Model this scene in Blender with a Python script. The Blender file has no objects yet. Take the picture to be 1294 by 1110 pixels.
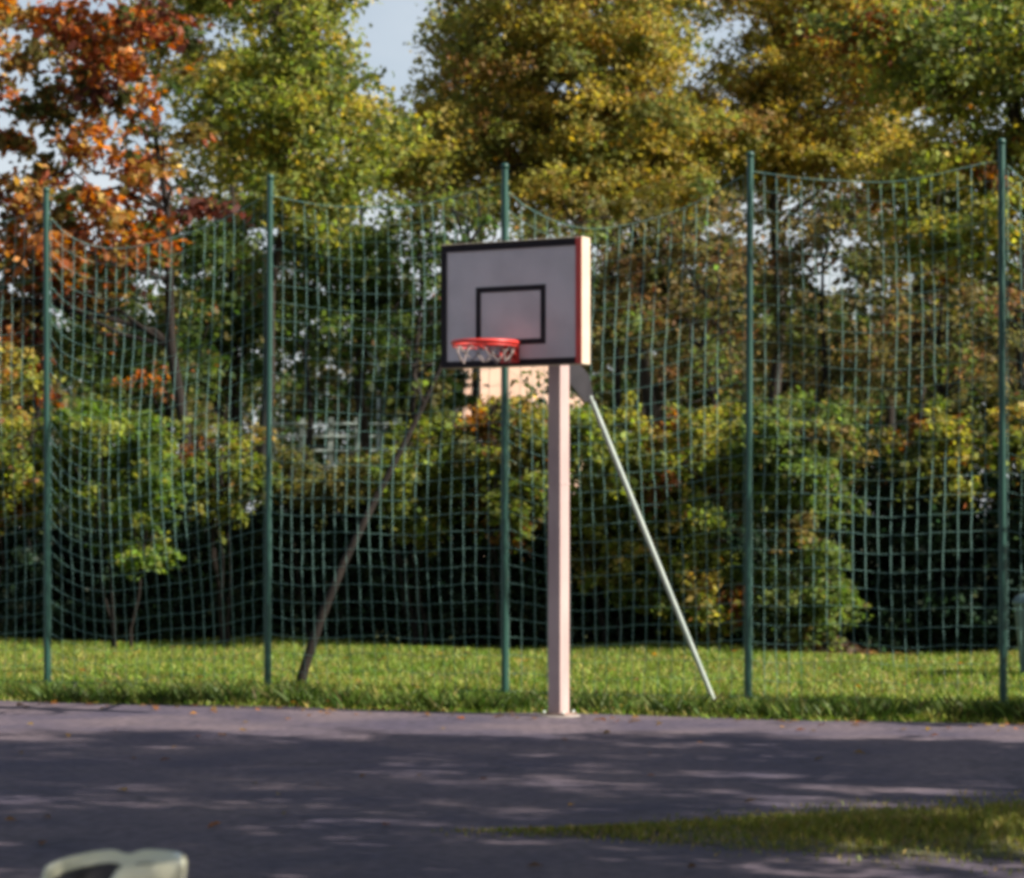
import bpy, math, random
import numpy as np
from mathutils import Vector, Matrix

sc = bpy.context.scene
COL = sc.collection
R = math.radians

# ------------------------------------------------------------------ camera
FPX, EYE, HOR = 3300.0, 1.45, 670.0            # focal length in photo pixels, eye height, horizon row
cam_d = bpy.data.cameras.new('camera')
cam = bpy.data.objects.new('camera', cam_d); COL.objects.link(cam)
cam.location = (0, 0, EYE); cam.rotation_euler = (R(90), 0, 0)
cam_d.sensor_fit = 'HORIZONTAL'; cam_d.sensor_width = 36.0
cam_d.lens = 36.0 * FPX / 1294.0
cam_d.shift_y = (HOR - 555.0) / 1294.0
cam_d.clip_start = 0.2; cam_d.clip_end = 2000
cam_d.dof.use_dof = True; cam_d.dof.focus_distance = 20.0; cam_d.dof.aperture_fstop = 3.0
sc.camera = cam
sc.render.engine = 'CYCLES'
sc.cycles.pixel_filter_type = 'BLACKMAN_HARRIS'
sc.cycles.filter_width = 4.2
sc.cycles.use_denoising = True
sc.cycles.max_bounces = 6; sc.cycles.diffuse_bounces = 3; sc.cycles.transparent_max_bounces = 8

# ------------------------------------------------------------------ sky and sun
SUN_EL, SUN_AZ = R(36), R(111)                 # azimuth from +Y towards +X
w = bpy.data.worlds.new('World'); sc.world = w; w.use_nodes = True
wn = w.node_tree.nodes; wl = w.node_tree.links
sky = wn.new('ShaderNodeTexSky'); sky.sky_type = 'NISHITA'; sky.sun_disc = False
sky.sun_elevation = SUN_EL; sky.sun_rotation = SUN_AZ
sky.air_density = 1.0; sky.dust_density = 2.0; sky.ozone_density = 1.0
bgn = wn['Background']; bgn.inputs['Strength'].default_value = 0.068
# thin white cloud and haze, thickest towards the horizon all round
tcw = wn.new('ShaderNodeTexCoord'); sep = wn.new('ShaderNodeSeparateXYZ'); wl.new(tcw.outputs['Generated'], sep.inputs[0])
mr_ = wn.new('ShaderNodeMapRange'); mr_.interpolation_type = 'SMOOTHSTEP'
mr_.inputs[1].default_value = 0.0; mr_.inputs[2].default_value = 0.42; mr_.inputs[3].default_value = 0.95; mr_.inputs[4].default_value = 0.10
wl.new(sep.outputs[2], mr_.inputs[0])
mpw = wn.new('ShaderNodeMapping'); mpw.inputs['Scale'].default_value = (1, 1, 3); wl.new(tcw.outputs['Generated'], mpw.inputs[0])
nzw = wn.new('ShaderNodeTexNoise'); nzw.inputs['Scale'].default_value = 4.0; nzw.inputs['Detail'].default_value = 7; wl.new(mpw.outputs[0], nzw.inputs['Vector'])
crw = wn.new('ShaderNodeMapRange'); crw.inputs[1].default_value = 0.35; crw.inputs[2].default_value = 0.62; crw.inputs[3].default_value = 0.45; crw.inputs[4].default_value = 1.0
wl.new(nzw.outputs[0], crw.inputs[0])
mlw = wn.new('ShaderNodeMath'); mlw.operation = 'MULTIPLY'; wl.new(mr_.outputs[0], mlw.inputs[0]); wl.new(crw.outputs[0], mlw.inputs[1])
mxw = wn.new('ShaderNodeMix'); mxw.data_type = 'RGBA'; wl.new(mlw.outputs[0], mxw.inputs[0]); wl.new(sky.outputs[0], mxw.inputs[6]); mxw.inputs[7].default_value = (6.6, 6.9, 7.2, 1)
wl.new(mxw.outputs[2], bgn.inputs['Color'])
sd = bpy.data.lights.new('sun', 'SUN'); sd.energy = 5.0; sd.angle = R(0.5); sd.color = (1.0, 0.93, 0.82)
sun = bpy.data.objects.new('sun', sd); COL.objects.link(sun)
sv = Vector((math.sin(SUN_AZ) * math.cos(SUN_EL), math.cos(SUN_AZ) * math.cos(SUN_EL), math.sin(SUN_EL)))
sun.rotation_euler = sv.to_track_quat('Z', 'Y').to_euler(); sun.location = sv * 60
vs = sc.view_settings
vs.view_transform = 'Standard'; vs.look = 'None'; vs.gamma = 1.0; vs.use_curve_mapping = False
vs.exposure = 0.97

# ------------------------------------------------------------------ helpers
def at(x, y, D):                                # photo pixel at distance D -> world point
    return Vector(((x - 647.0) * D / FPX, D, EYE + (HOR - y) * D / FPX))
def edge_y(X): return 20.72 - 0.335 * X         # far edge of the asphalt
def fence_y(X): return 21.8 - 0.36 * X
def hedge_y(X): return 30.4 - 0.30 * X

def tag(o, label=None, cat=None, group=None, kind=None):
    if label: o['label'] = label
    if cat: o['category'] = cat
    if group: o['group'] = group
    if kind: o['kind'] = kind
    return o
def thing(name, label, cat, loc=(0, 0, 0), rotz=0, group=None):
    o = bpy.data.objects.new(name, None); COL.objects.link(o)
    o.location = loc; o.rotation_euler = (0, 0, rotz); o.empty_display_size = 0.2
    return tag(o, label, cat, group)
def link(name, me, mat, parent=None):
    o = bpy.data.objects.new(name, me); COL.objects.link(o)
    if mat is not None: me.materials.append(mat)
    if parent is not None: o.parent = parent
    return o

class MB:                                       # collects polygons of one mesh
    def __init__(s): s.v = []; s.f = []; s.smooth = []
    def add(s, vs, fs, smooth=False):
        b = len(s.v); s.v.extend([tuple(p) for p in vs])
        for f in fs: s.f.append(tuple(i + b for i in f)); s.smooth.append(smooth)
    def box(s, c, size, rot=None):
        hx, hy, hz = (k / 2 for k in size)
        pts = [Vector((sx * hx, sy * hy, sz * hz)) for sx in (-1, 1) for sy in (-1, 1) for sz in (-1, 1)]
        if rot is not None: pts = [rot @ p for p in pts]
        c = Vector(c)
        s.add([p + c for p in pts], [(0, 1, 3, 2), (4, 6, 7, 5), (0, 4, 5, 1), (2, 3, 7, 6), (0, 2, 6, 4), (1, 5, 7, 3)])
    def tube(s, pts, radii, n=8, caps=True, closed=False):
        pts = [Vector(p) for p in pts]
        if not hasattr(radii, '__len__'): radii = [radii] * len(pts)
        rings = []; up = None
        for i, p in enumerate(pts):
            if closed: t = pts[(i + 1) % len(pts)] - pts[i - 1]
            else: t = pts[min(i + 1, len(pts) - 1)] - pts[max(i - 1, 0)]
            t = t.normalized() if t.length > 1e-9 else Vector((0, 0, 1))
            if up is None: up = Vector((0, 0, 1)) if abs(t.z) < 0.9 else Vector((1, 0, 0))
            a = t.cross(up)
            if a.length < 1e-6: a = t.orthogonal()
            a.normalize(); b = a.cross(t).normalized(); up = b
            rings.append([p + (a * math.cos(k * 2 * math.pi / n) + b * math.sin(k * 2 * math.pi / n)) * radii[i] for k in range(n)])
        vs_ = [q for r in rings for q in r]; fs = []; m = len(pts)
        for i in range(m if closed else m - 1):
            j = (i + 1) % m
            for k in range(n):
                k2 = (k + 1) % n
                fs.append((i * n + k, i * n + k2, j * n + k2, j * n + k))
        s.add(vs_, fs, True)
        if caps and not closed:
            s.add(rings[0], [tuple(range(n))[::-1]]); s.add(rings[-1], [tuple(range(n))])
    def lathe(s, prof, n=24, c=(0, 0, 0)):
        vs_ = []; fs = []; m = len(prof)
        for r, z in prof:
            for k in range(n):
                a = k * 2 * math.pi / n
                vs_.append((c[0] + r * math.cos(a), c[1] + r * math.sin(a), c[2] + z))
        for i in range(m - 1):
            for k in range(n):
                k2 = (k + 1) % n
                fs.append((i * n + k, i * n + k2, (i + 1) * n + k2, (i + 1) * n + k))
        s.add(vs_, fs, True)
    def build(s, name, mat, parent=None, bevel=0):
        me = bpy.data.meshes.new(name); me.from_pydata(s.v, [], s.f)
        me.polygons.foreach_set('use_smooth', s.smooth); me.update()
        o = link(name, me, mat, parent)
        if bevel:
            b = o.modifiers.new('bevel', 'BEVEL'); b.width = bevel; b.segments = 2; b.limit_method = 'ANGLE'
        return o

# ------------------------------------------------------------------ materials
def mat_new(name):
    m = bpy.data.materials.new(name); m.use_nodes = True
    return m, m.node_tree.nodes, m.node_tree.links, m.node_tree.nodes['Principled BSDF']
def mat(name, c1, c2=None, scale=6.0, rough=0.6, metal=0.0, bump=0.0, bscale=40.0, detail=6.0, coat=0.0, lo=0.35, hi=0.65, stretch=(1, 1, 1)):
    m, n, l, b = mat_new(name)
    b.inputs['Roughness'].default_value = rough; b.inputs['Metallic'].default_value = metal
    b.inputs['Coat Weight'].default_value = coat
    tc = n.new('ShaderNodeTexCoord'); mp = n.new('ShaderNodeMapping'); mp.inputs['Scale'].default_value = stretch
    l.new(tc.outputs['Object'], mp.inputs['Vector'])
    if c2 is None: c2 = tuple(k * 0.8 for k in c1)
    t = n.new('ShaderNodeTexNoise'); t.inputs['Scale'].default_value = scale; t.inputs['Detail'].default_value = detail
    l.new(mp.outputs[0], t.inputs['Vector'])
    r = n.new('ShaderNodeValToRGB'); r.color_ramp.elements[0].position = lo; r.color_ramp.elements[1].position = hi
    r.color_ramp.elements[0].color = (*c1, 1); r.color_ramp.elements[1].color = (*c2, 1)
    l.new(t.outputs[0], r.inputs[0]); l.new(r.outputs[0], b.inputs['Base Color'])
    if bump:
        t2 = n.new('ShaderNodeTexNoise'); t2.inputs['Scale'].default_value = bscale; t2.inputs['Detail'].default_value = 4
        l.new(mp.outputs[0], t2.inputs['Vector'])
        bp = n.new('ShaderNodeBump'); bp.inputs['Strength'].default_value = bump; bp.inputs['Distance'].default_value = 0.02
        l.new(t2.outputs[0], bp.inputs['Height']); l.new(bp.outputs[0], b.inputs['Normal'])
    return m
def leaf_mat(name, trans=0.55, rough=0.55):
    m, n, l, b = mat_new(name)
    a = n.new('ShaderNodeAttribute'); a.attribute_name = 'leaf_color'
    b.inputs['Roughness'].default_value = rough; b.inputs['Specular IOR Level'].default_value = 0.2
    l.new(a.outputs['Color'], b.inputs['Base Color'])
    tr = n.new('ShaderNodeBsdfTranslucent')
    hs = n.new('ShaderNodeHueSaturation'); hs.inputs['Saturation'].default_value = 1.15; hs.inputs['Value'].default_value = 1.3
    l.new(a.outputs['Color'], hs.inputs['Color']); l.new(hs.outputs[0], tr.inputs['Color'])
    mx = n.new('ShaderNodeMixShader'); mx.inputs[0].default_value = trans
    l.new(b.outputs[0], mx.inputs[1]); l.new(tr.outputs[0], mx.inputs[2])
    l.new(mx.outputs[0], n['Material Output'].inputs['Surface'])
    return m


M_grass = leaf_mat('grass_blade', 0.3, 0.5)
M_bark = mat('bark', (0.020, 0.016, 0.014), (0.052, 0.042, 0.035), 9, 0.9, bump=0.8, bscale=30, stretch=(1, 1, 0.25))
M_bark_dark = mat('bark_dark', (0.012, 0.010, 0.009), (0.028, 0.022, 0.019), 9, 0.9, bump=0.8, bscale=30, stretch=(1, 1, 0.25))
for m_ in (M_bark, M_bark_dark): m_.node_tree.nodes['Principled BSDF'].inputs['Specular IOR Level'].default_value = 0.15
M_leaf = leaf_mat('leaf')
M_bark_pale = mat('bark_pale', (0.05, 0.04, 0.03), (0.16, 0.12, 0.085), 7, 0.85, bump=0.6, bscale=30, stretch=(1, 1, 0.3))
M_soil = mat('soil', (0.045, 0.034, 0.024), (0.09, 0.068, 0.045), 3, 0.95, bump=0.6, bscale=20)
M_turf = mat('turf', (0.045, 0.07, 0.016), (0.10, 0.105, 0.03), 1.6, 0.95, bump=0.8, bscale=45)
M_island = mat('thin_turf', (0.05, 0.06, 0.018), (0.11, 0.09, 0.06), 2.6, 0.95, bump=0.8, bscale=45)
M_field = mat('field', (0.05, 0.06, 0.02), (0.08, 0.075, 0.035), 0.15, 0.95, bump=0.5, bscale=5)
M_green = mat('green_paint', (0.007, 0.048, 0.036), (0.014, 0.07, 0.052), 5, 0.45, stretch=(1, 1, 0.4))
M_net = mat('net_cord', (0.20, 0.38, 0.33), (0.15, 0.30, 0.27), 12, 0.7)
M_board = mat('board_panel', (0.58, 0.525, 0.54), (0.68, 0.615, 0.63), 3.5, 0.6, bump=0.06, bscale=60)
M_cream = mat('cream_steel', (0.58, 0.47, 0.36), (0.50, 0.40, 0.31), 6, 0.5)
M_pole = mat('pole_paint', (0.47, 0.345, 0.325), (0.37, 0.26, 0.25), 5, 0.5, stretch=(1, 1, 0.35), bump=0.1)
M_black = mat('black_paint', (0.010, 0.006, 0.010), (0.018, 0.012, 0.016), 12, 0.85)
M_red = mat('red_paint', (0.66, 0.045, 0.035), (0.52, 0.04, 0.03), 8, 0.4)
M_galv = mat('galvanised', (0.34, 0.40, 0.37), (0.44, 0.49, 0.45), 9, 0.5, 0.2)
M_rust = mat('rusty_steel', (0.16, 0.09, 0.06), (0.26, 0.18, 0.15), 14, 0.8)
M_dark = mat('dark_steel_and_shade', (0.010, 0.008, 0.014), (0.018, 0.015, 0.022), 9, 0.5)
M_cord = mat('white_cord', (0.30, 0.235, 0.22), (0.22, 0.18, 0.17), 20, 0.8)
M_conc = mat('concrete', (0.22, 0.19, 0.17), (0.30, 0.26, 0.24), 7, 0.9, bump=0.3)
M_plastic = mat('cream_plastic', (0.80, 0.79, 0.60), (0.72, 0.71, 0.53), 4, 0.22, coat=0.4)
M_bin = mat('bin_plastic', (0.075, 0.125, 0.13), (0.095, 0.15, 0.155), 5, 0.5)
M_wall = mat('peach_render', (0.56, 0.36, 0.27), (0.63, 0.43, 0.33), 1.5, 0.9)
M_roof = mat('roof_tile', (0.22, 0.09, 0.06), (0.28, 0.12, 0.08), 3, 0.8)
M_glass = mat('window_glass', (0.03, 0.04, 0.05), (0.05, 0.06, 0.08), 2, 0.08)
M_white = mat('white_paint', (0.75, 0.74, 0.72), (0.68, 0.67, 0.65), 4, 0.5)

def asphalt_mat():
    m, n, l, b = mat_new('asphalt')
    tc = n.new('ShaderNodeTexCoord')
    def noise(scale, det=6):
        t = n.new('ShaderNodeTexNoise'); t.inputs['Scale'].default_value = scale; t.inputs['Detail'].default_value = det
        l.new(tc.outputs['Object'], t.inputs['Vector']); return t
    def ramp(src, p0, c0, p1, c1):
        r = n.new('ShaderNodeValToRGB'); e = r.color_ramp.elements
        e[0].position = p0; e[1].position = p1; e[0].color = (*c0, 1); e[1].color = (*c1, 1)
        l.new(src, r.inputs[0]); return r
    big = ramp(noise(0.9, 9).outputs[0], 0.36, (0.058, 0.046, 0.074), 0.66, (0.128, 0.095, 0.108))
    fine = ramp(noise(14, 8).outputs[0], 0.32, (0.62, 0.62, 0.64), 0.68, (1.35, 1.33, 1.30))
    mx = n.new('ShaderNodeMix'); mx.data_type = 'RGBA'; mx.blend_type = 'MULTIPLY'; mx.inputs[0].default_value = 1
    l.new(big.outputs[0], mx.inputs[6]); l.new(fine.outputs[0], mx.inputs[7])
    vor = n.new('ShaderNodeTexVoronoi'); vor.feature = 'DISTANCE_TO_EDGE'; vor.inputs['Scale'].default_value = 0.35
    ns = noise(1.4); ad = n.new('ShaderNodeVectorMath'); ad.operation = 'MULTIPLY_ADD'
    l.new(ns.outputs['Color'], ad.inputs[0]); ad.inputs[1].default_value = (1.2, 1.2, 0); l.new(tc.outputs['Object'], ad.inputs[2])
    l.new(ad.outputs[0], vor.inputs['Vector'])
    cr = ramp(vor.outputs['Distance'], 0.003, (0.45, 0.45, 0.45), 0.010, (1, 1, 1))
    m2 = n.new('ShaderNodeMix'); m2.data_type = 'RGBA'; m2.blend_type = 'MULTIPLY'; m2.inputs[0].default_value = 0.55
    l.new(mx.outputs[2], m2.inputs[6]); l.new(cr.outputs[0], m2.inputs[7])
    l.new(m2.outputs[2], b.inputs['Base Color']); b.inputs['Roughness'].default_value = 0.85
    bp = n.new('ShaderNodeBump'); bp.inputs['Strength'].default_value = 0.5; bp.inputs['Distance'].default_value = 0.01
    l.new(noise(130, 2).outputs[0], bp.inputs['Height']); l.new(bp.outputs[0], b.inputs['Normal'])
    return m
M_asphalt = asphalt_mat()

# ------------------------------------------------------------------ foliage
def face_mesh(name, V, quads, cols):
    """V (n,k,3) polygons of k corners each with its own colour."""
    n, k, _ = V.shape
    me = bpy.data.meshes.new(name)
    me.vertices.add(n * k); me.vertices.foreach_set('co', V.reshape(-1).astype(np.float32))
    me.loops.add(n * k); me.loops.foreach_set('vertex_index', np.arange(n * k, dtype=np.int32))
    me.polygons.add(n); me.polygons.foreach_set('loop_start', np.arange(0, n * k, k, dtype=np.int32))
    me.update(calc_edges=True)
    a = me.attributes.new('leaf_color', 'FLOAT_COLOR', 'FACE')
    c4 = np.ones((n, 4), np.float32); c4[:, :3] = np.clip(cols, 0.003, 0.95)
    a.data.foreach_set('color', c4.reshape(-1))
    return me
def unit(a): return a / np.maximum(np.linalg.norm(a, axis=1, keepdims=True), 1e-9)
def leaf_polys(rng, C, size, aspect=0.62, up=0.5):
    n = len(C)
    N = unit(rng.normal(size=(n, 3)) + np.array([0, 0, up]) * 1.6)
    A = unit(np.cross(N, rng.normal(size=(n, 3)))); B = np.cross(N, A)
    L = (size * rng.uniform(0.65, 1.35, n))[:, None]
    W = L * aspect * rng.uniform(0.8, 1.2, (n, 1))
    f = W * 0.22
    p0 = C - A * L * .5; p2 = C + A * L * .5
    p1 = C + B * W * .5 + N * f - A * L * .06; p3 = C - B * W * .5 + N * f - A * L * .06
    return np.stack([p0, p1, p2, p3], 1)
def leaf_cols(rng, clump_id, nclump, palette, weights, jit=0.28, mixp=0.25):
    P = np.array(palette); wt = np.array(weights, float); wt /= wt.sum()
    cc = P[rng.choice(len(P), nclump, p=wt)]
    c = cc[clump_id]
    sel = rng.random(len(c)) < mixp
    c[sel] = P[rng.choice(len(P), sel.sum(), p=wt)]
    return c * np.exp(rng.normal(0, jit, (len(c), 1))) * np.exp(rng.normal(0, 0.07, (len(c), 3)))

def crown_points(rng, ells, nclump, per, rc, flat=0.6):
    vol = np.array([e[1][0] * e[1][1] * e[1][2] for e in ells]); vol = vol ** 0.8; vol /= vol.sum()
    idx = rng.choice(len(ells), nclump, p=vol)
    d = unit(rng.normal(size=(nclump, 3))); r = rng.random(nclump) ** 0.42
    cen = np.array([ells[i][0] for i in idx]) + d * r[:, None] * np.array([ells[i][1] for i in idx])
    cr = rng.uniform(rc[0], rc[1], nclump)
    k = np.maximum(6, (per * rng.uniform(0.5, 1.5, nclump) * (cr / np.mean(rc)) ** 2).astype(int))
    cid = np.repeat(np.arange(nclump), k)
    K = 7                                                  # leaves sit along a few drooping twigs of each clump
    tw = unit(rng.normal(size=(nclump, K, 3)).reshape(-1, 3) * np.array([1, 1, flat * .8])).reshape(nclump, K, 3)
    tl = rng.uniform(0.6, 1.25, (nclump, K)); ti = rng.integers(0, K, len(cid)); tt = rng.random(len(cid)) ** 0.8
    q = tw[cid, ti] * (tt * tl[cid, ti])[:, None]; q[:, 2] -= 0.22 * tt ** 2
    q = q + rng.normal(size=(len(cid), 3)) * np.array([0.17, 0.17, 0.13])
    return cen, cen[cid] + q * cr[cid][:, None], cid

def bez(a, b, sag, n, rng, wob):
    a, b = np.array(a), np.array(b); out = []
    for i in range(n + 1):
        t = i / n; p = a * (1 - t) + b * t
        p = p + np.array([0, 0, sag]) * 4 * t * (1 - t)
        if 0 < i < n: p = p + rng.normal(size=3) * wob
        out.append(p)
    return out
def plant(name, label, cat, base, ells, palette, weights, seed, trunk_h=3.0, trunk_r=0.15, nclump=90, per=120,
          rc=(0.4, 0.9), leaf=0.13, limbs=9, stems=1, lean=(0, 0), group=None, flat=0.6, up=0.5, wood=None,
          crown_name='crown', trunk_name='trunk', spread=0.3, aspect=0.62, path=None, jit=0.28, mixp=0.25, floor=None):
    """A tree or shrub: tapered trunk or stems with limbs reaching into the leaf clumps, and a crown of separate leaves."""
    rng = np.random.default_rng(seed)
    t = thing(name, label, cat, base, 0, group)
    cen, pts, cid = crown_points(rng, ells, nclump, per, rc, flat)
    if floor is not None:
        keep = pts[:, 2] > floor; pts = pts[keep]; cid = cid[keep]
    mb = MB(); axis = []
    for s in range(stems):
        if path is not None: P = [np.array(p) for p in path]
        else:
            a = rng.uniform(0, 6.28); off = spread * (0 if stems == 1 else 1)
            b0 = np.array([math.cos(a) * off * .4, math.sin(a) * off * .4, -0.1])
            top = np.array([lean[0] + math.cos(a) * off * 1.6, lean[1] + math.sin(a) * off * 1.6, trunk_h * rng.uniform(0.85, 1.1)])
            P = bez(b0, top, 0, 7, rng, 0.03 + trunk_r * 0.25)
        rr = [trunk_r * (1.25 if i == 0 else 1.0) * (1 - 0.72 * i / (len(P) - 1)) for i in range(len(P))]
        mb.tube(P, rr, 9 if stems == 1 else 6); axis += [(p, r) for p, r in zip(P, rr)][len(P) // 3:]
    AX = np.array([a[0] for a in axis]); AR = [a[1] for a in axis]
    order = rng.permutation(len(cen)); nodes = []
    for j, ci in enumerate(order):
        c = cen[ci]
        if j < limbs:
            cand = np.where(AX[:, 2] < c[2] - 0.1)[0]
            if len(cand) == 0: cand = np.arange(len(AX))
            dd = np.linalg.norm(AX[cand] - c, axis=1) + rng.uniform(0, 0.5, len(cand)); k = cand[np.argmin(dd)]
            P = bez(AX[k], c, 0.25, 6, rng, 0.09); r0 = max(0.02, AR[k] * 0.6)
            mb.tube(P, [r0 * (1 - 0.8 * i / 6) for i in range(7)], 6); nodes += [(P[i], r0 * (1 - 0.8 * i / 6)) for i in range(2, 7)]
        elif nodes:
            NP = np.array([q[0] for q in nodes]); k = int(np.argmin(np.linalg.norm(NP - c, axis=1)))
            P = bez(NP[k], c, 0.1, 3, rng, 0.06); r0 = max(0.010, nodes[k][1] * 0.55)
            mb.tube(P, [r0 * (1 - 0.7 * i / 3) for i in range(4)], 4, caps=False)
            if len(nodes) < 250: nodes += [(P[2], r0 * 0.6)]
    mb.build(trunk_name, wood or M_bark, t)
    V = leaf_polys(rng, pts, leaf, aspect, up)
    link(crown_name, face_mesh(crown_name, V, None, leaf_cols(rng, cid, len(cen), palette, weights, jit, mixp)), M_leaf, t)
    return t

# ------------------------------------------------------------------ ground
def sheet(name, poly, z, m, kind='structure'):
    mb = MB(); mb.add([(x, y, z) for x, y in poly], [tuple(range(len(poly)))])
    o = mb.build(name, m); o['kind'] = kind; return o
sheet('ground', [(-500, -120), (500, -120), (500, 900), (-500, 900)], -0.06, M_field)

rng0 = np.random.default_rng(3)
mb = MB()                                                  # asphalt court, its far edge worn and uneven
N = 160; xs = np.linspace(-40, 40, N)
far = [(x, edge_y(x) + 0.07 * math.sin(x * 2.3) + 0.05 * math.sin(x * 7.1 + 1) + rng0.normal() * 0.02) for x in xs]
top = [(x, y, 0.0) for x, y in far]; bot = [(x, -40.0, 0.0) for x, y in far]; skirt = [(x, y, -0.08) for x, y in far]
mb.add(bot + top + skirt, [(i, i + 1, N + i + 1, N + i) for i in range(N - 1)] + [(N + i, N + i + 1, 2 * N + i + 1, 2 * N + i) for i in range(N - 1)])
court = mb.build('asphalt_court', M_asphalt); court['kind'] = 'structure'

def strip_z(X, Y):                                         # the grass bank rises a little from the asphalt edge
    s = Y - edge_y(X)
    return -0.03 + 0.10 * np.clip(s / 1.2, 0, 1) + 0.03 * np.sin(X * 1.7 + Y * .8) * np.clip(s / 2, 0, 1) + 0.02 * np.sin(X * .6 - Y * 1.9) * np.clip(s, 0, 1)
gx, gs = np.meshgrid(np.linspace(-30, 30, 181), np.concatenate([np.linspace(-0.15, 1.5, 10), np.linspace(1.8, 26, 45)]))
gy = gs + np.vectorize(edge_y)(gx); gz = strip_z(gx, gy)
rows, cols_ = gx.shape
mb = MB(); mb.add(list(zip(gx.ravel(), gy.ravel(), gz.ravel())), [(r * cols_ + c, r * cols_ + c + 1, (r + 1) * cols_ + c + 1, (r + 1) * cols_ + c) for r in range(rows - 1) for c in range(cols_ - 1)], True)
strip = mb.build('grass_bank', M_turf); strip['kind'] = 'structure'

def blades(name, label, X, Y, Z, h, wd, palette, weights, seed):
    rng = np.random.default_rng(seed); n = len(X)
    a = rng.uniform(0, 6.28, n); H = h * rng.uniform(0.5, 1.4, n); lean = rng.normal(0, 0.45, (n, 2)) * H[:, None]
    dx, dy = np.cos(a) * wd, np.sin(a) * wd
    p0 = np.stack([X - dx, Y - dy, Z - 0.01], 1); p1 = np.stack([X + dx, Y + dy, Z - 0.01], 1)
    p3 = np.stack([X + lean[:, 0] * .45 - dx * .6, Y + lean[:, 1] * .45 - dy * .6, Z + H * .6], 1)
    p2 = np.stack([X + lean[:, 0], Y + lean[:, 1], Z + H], 1)
    V = np.stack([p0, p1, p2, p3], 1)
    cl = ((np.sin(X * 2.1 + 1.3 * np.sin(Y * 1.1)) + np.sin(Y * 1.7 + X * .7)) * 1.4 + rng.normal(0, 1.0, n)).astype(int) % 7
    c = leaf_cols(rng, cl, 7, palette, weights, 0.22, 0.6)
    o = link(name, face_mesh(name, V, None, c), M_grass)
    return tag(o, label, 'grass', kind='stuff')
rng = np.random.default_rng(11); n = 170000
X = rng.uniform(-9, 9, n); s = rng.uniform(0, 1, n) ** 1.3 * 10.2
Y = edge_y(X) + s - 0.04 + 0.1 * np.sin(X * 2.3)
blades('grass', 'sunlit green grass growing between the asphalt edge and the hedge', X, Y, strip_z(X, Y), 0.062, 0.0055,
       [(0.13, 0.215, 0.028), (0.18, 0.25, 0.04), (0.27, 0.28, 0.06), (0.09, 0.165, 0.022), (0.31, 0.27, 0.08)], [4, 4, 2, 3, 0.7], 12)

n = 9000; cx = rng.uniform(-8, 8, 260); k = rng.integers(0, 260, n)
X = cx[k] + rng.normal(0, .10, n); Y = edge_y(X) + 0.02 + 0.1 * np.sin(X * 2.3) + np.abs(rng.normal(0, .13, n)) + (k % 5) * .05
blades('grass', 'longer ragged grass tufts along the far edge of the asphalt', X, Y, strip_z(X, Y), 0.14, 0.006,
       [(0.06, 0.10, 0.018), (0.09, 0.12, 0.025), (0.14, 0.12, 0.045), (0.045, 0.08, 0.016)], [4, 3, 1.5, 3], 13)

# the lens-shaped grass patch in the asphalt, lower right
def island_half(X): return 1.2 * np.clip((X + 0.2) / 2.8, 0, 1) ** 0.9 * np.clip((X - 0.0) / 0.9, 0.05, 1)
isl_c = lambda X: 12.45 + 0.04 * X
xs = np.linspace(0.75, 8.0, 60); rngi = np.random.default_rng(5)
hi = [isl_c(x) + island_half(x) * (1 if x < 6 else (8 - x) / 2 * .9 + .1) + 0.06 * rngi.normal() for x in xs]
lo = [isl_c(x) - island_half(x) * (1 if x < 6 else (8 - x) / 2 * .9 + .1) + 0.06 * rngi.normal() for x in xs]
mb = MB(); k = len(xs)
mb.add([(x, y, 0.004) for x, y in zip(xs, lo)] + [(x, (a + b) / 2, 0.03) for x, a, b in zip(xs, lo, hi)] + [(x, y, 0.004) for x, y in zip(xs, hi)],
       [(i, i + 1, k + i + 1, k + i) for i in range(k - 1)] + [(k + i, k + i + 1, 2 * k + i + 1, 2 * k + i) for i in range(k - 1)], True)
isl = mb.build('grass_island', M_island); isl['kind'] = 'structure'
n = 52000; X = rngi.uniform(-0.5, 8, n); X = X[rngi.random(n) < np.clip((X + .5) / 2.0, 0, 1) ** 1.5]; X = X[(np.sin(X * 5.1) + rngi.normal(0, 1.2, len(X))) > -1.2]; n = len(X); t = np.clip(rngi.normal(0, .5, n), -1.4, 1.4)
hh = (0.12 + island_half(X)) * np.where(X < 6, 1, (8 - X) / 2 * .9 + .1); Y = isl_c(X) + t * hh
blades('grass', 'dull olive grass growing on the lens-shaped patch in the asphalt', X, Y, 0.003 + 0.025 * np.maximum(0, 1 - np.abs(t)), (0.25 + 0.75 * np.clip(X / 2.2, 0, 1)) * 0.05 * (1.05 - 0.6 * np.minimum(1, np.abs(t))), 0.0055,
       [(0.17, 0.19, 0.035), (0.23, 0.22, 0.05), (0.32, 0.25, 0.10), (0.12, 0.15, 0.03)], [4, 3, 2.5, 2.5], 14)

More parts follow.
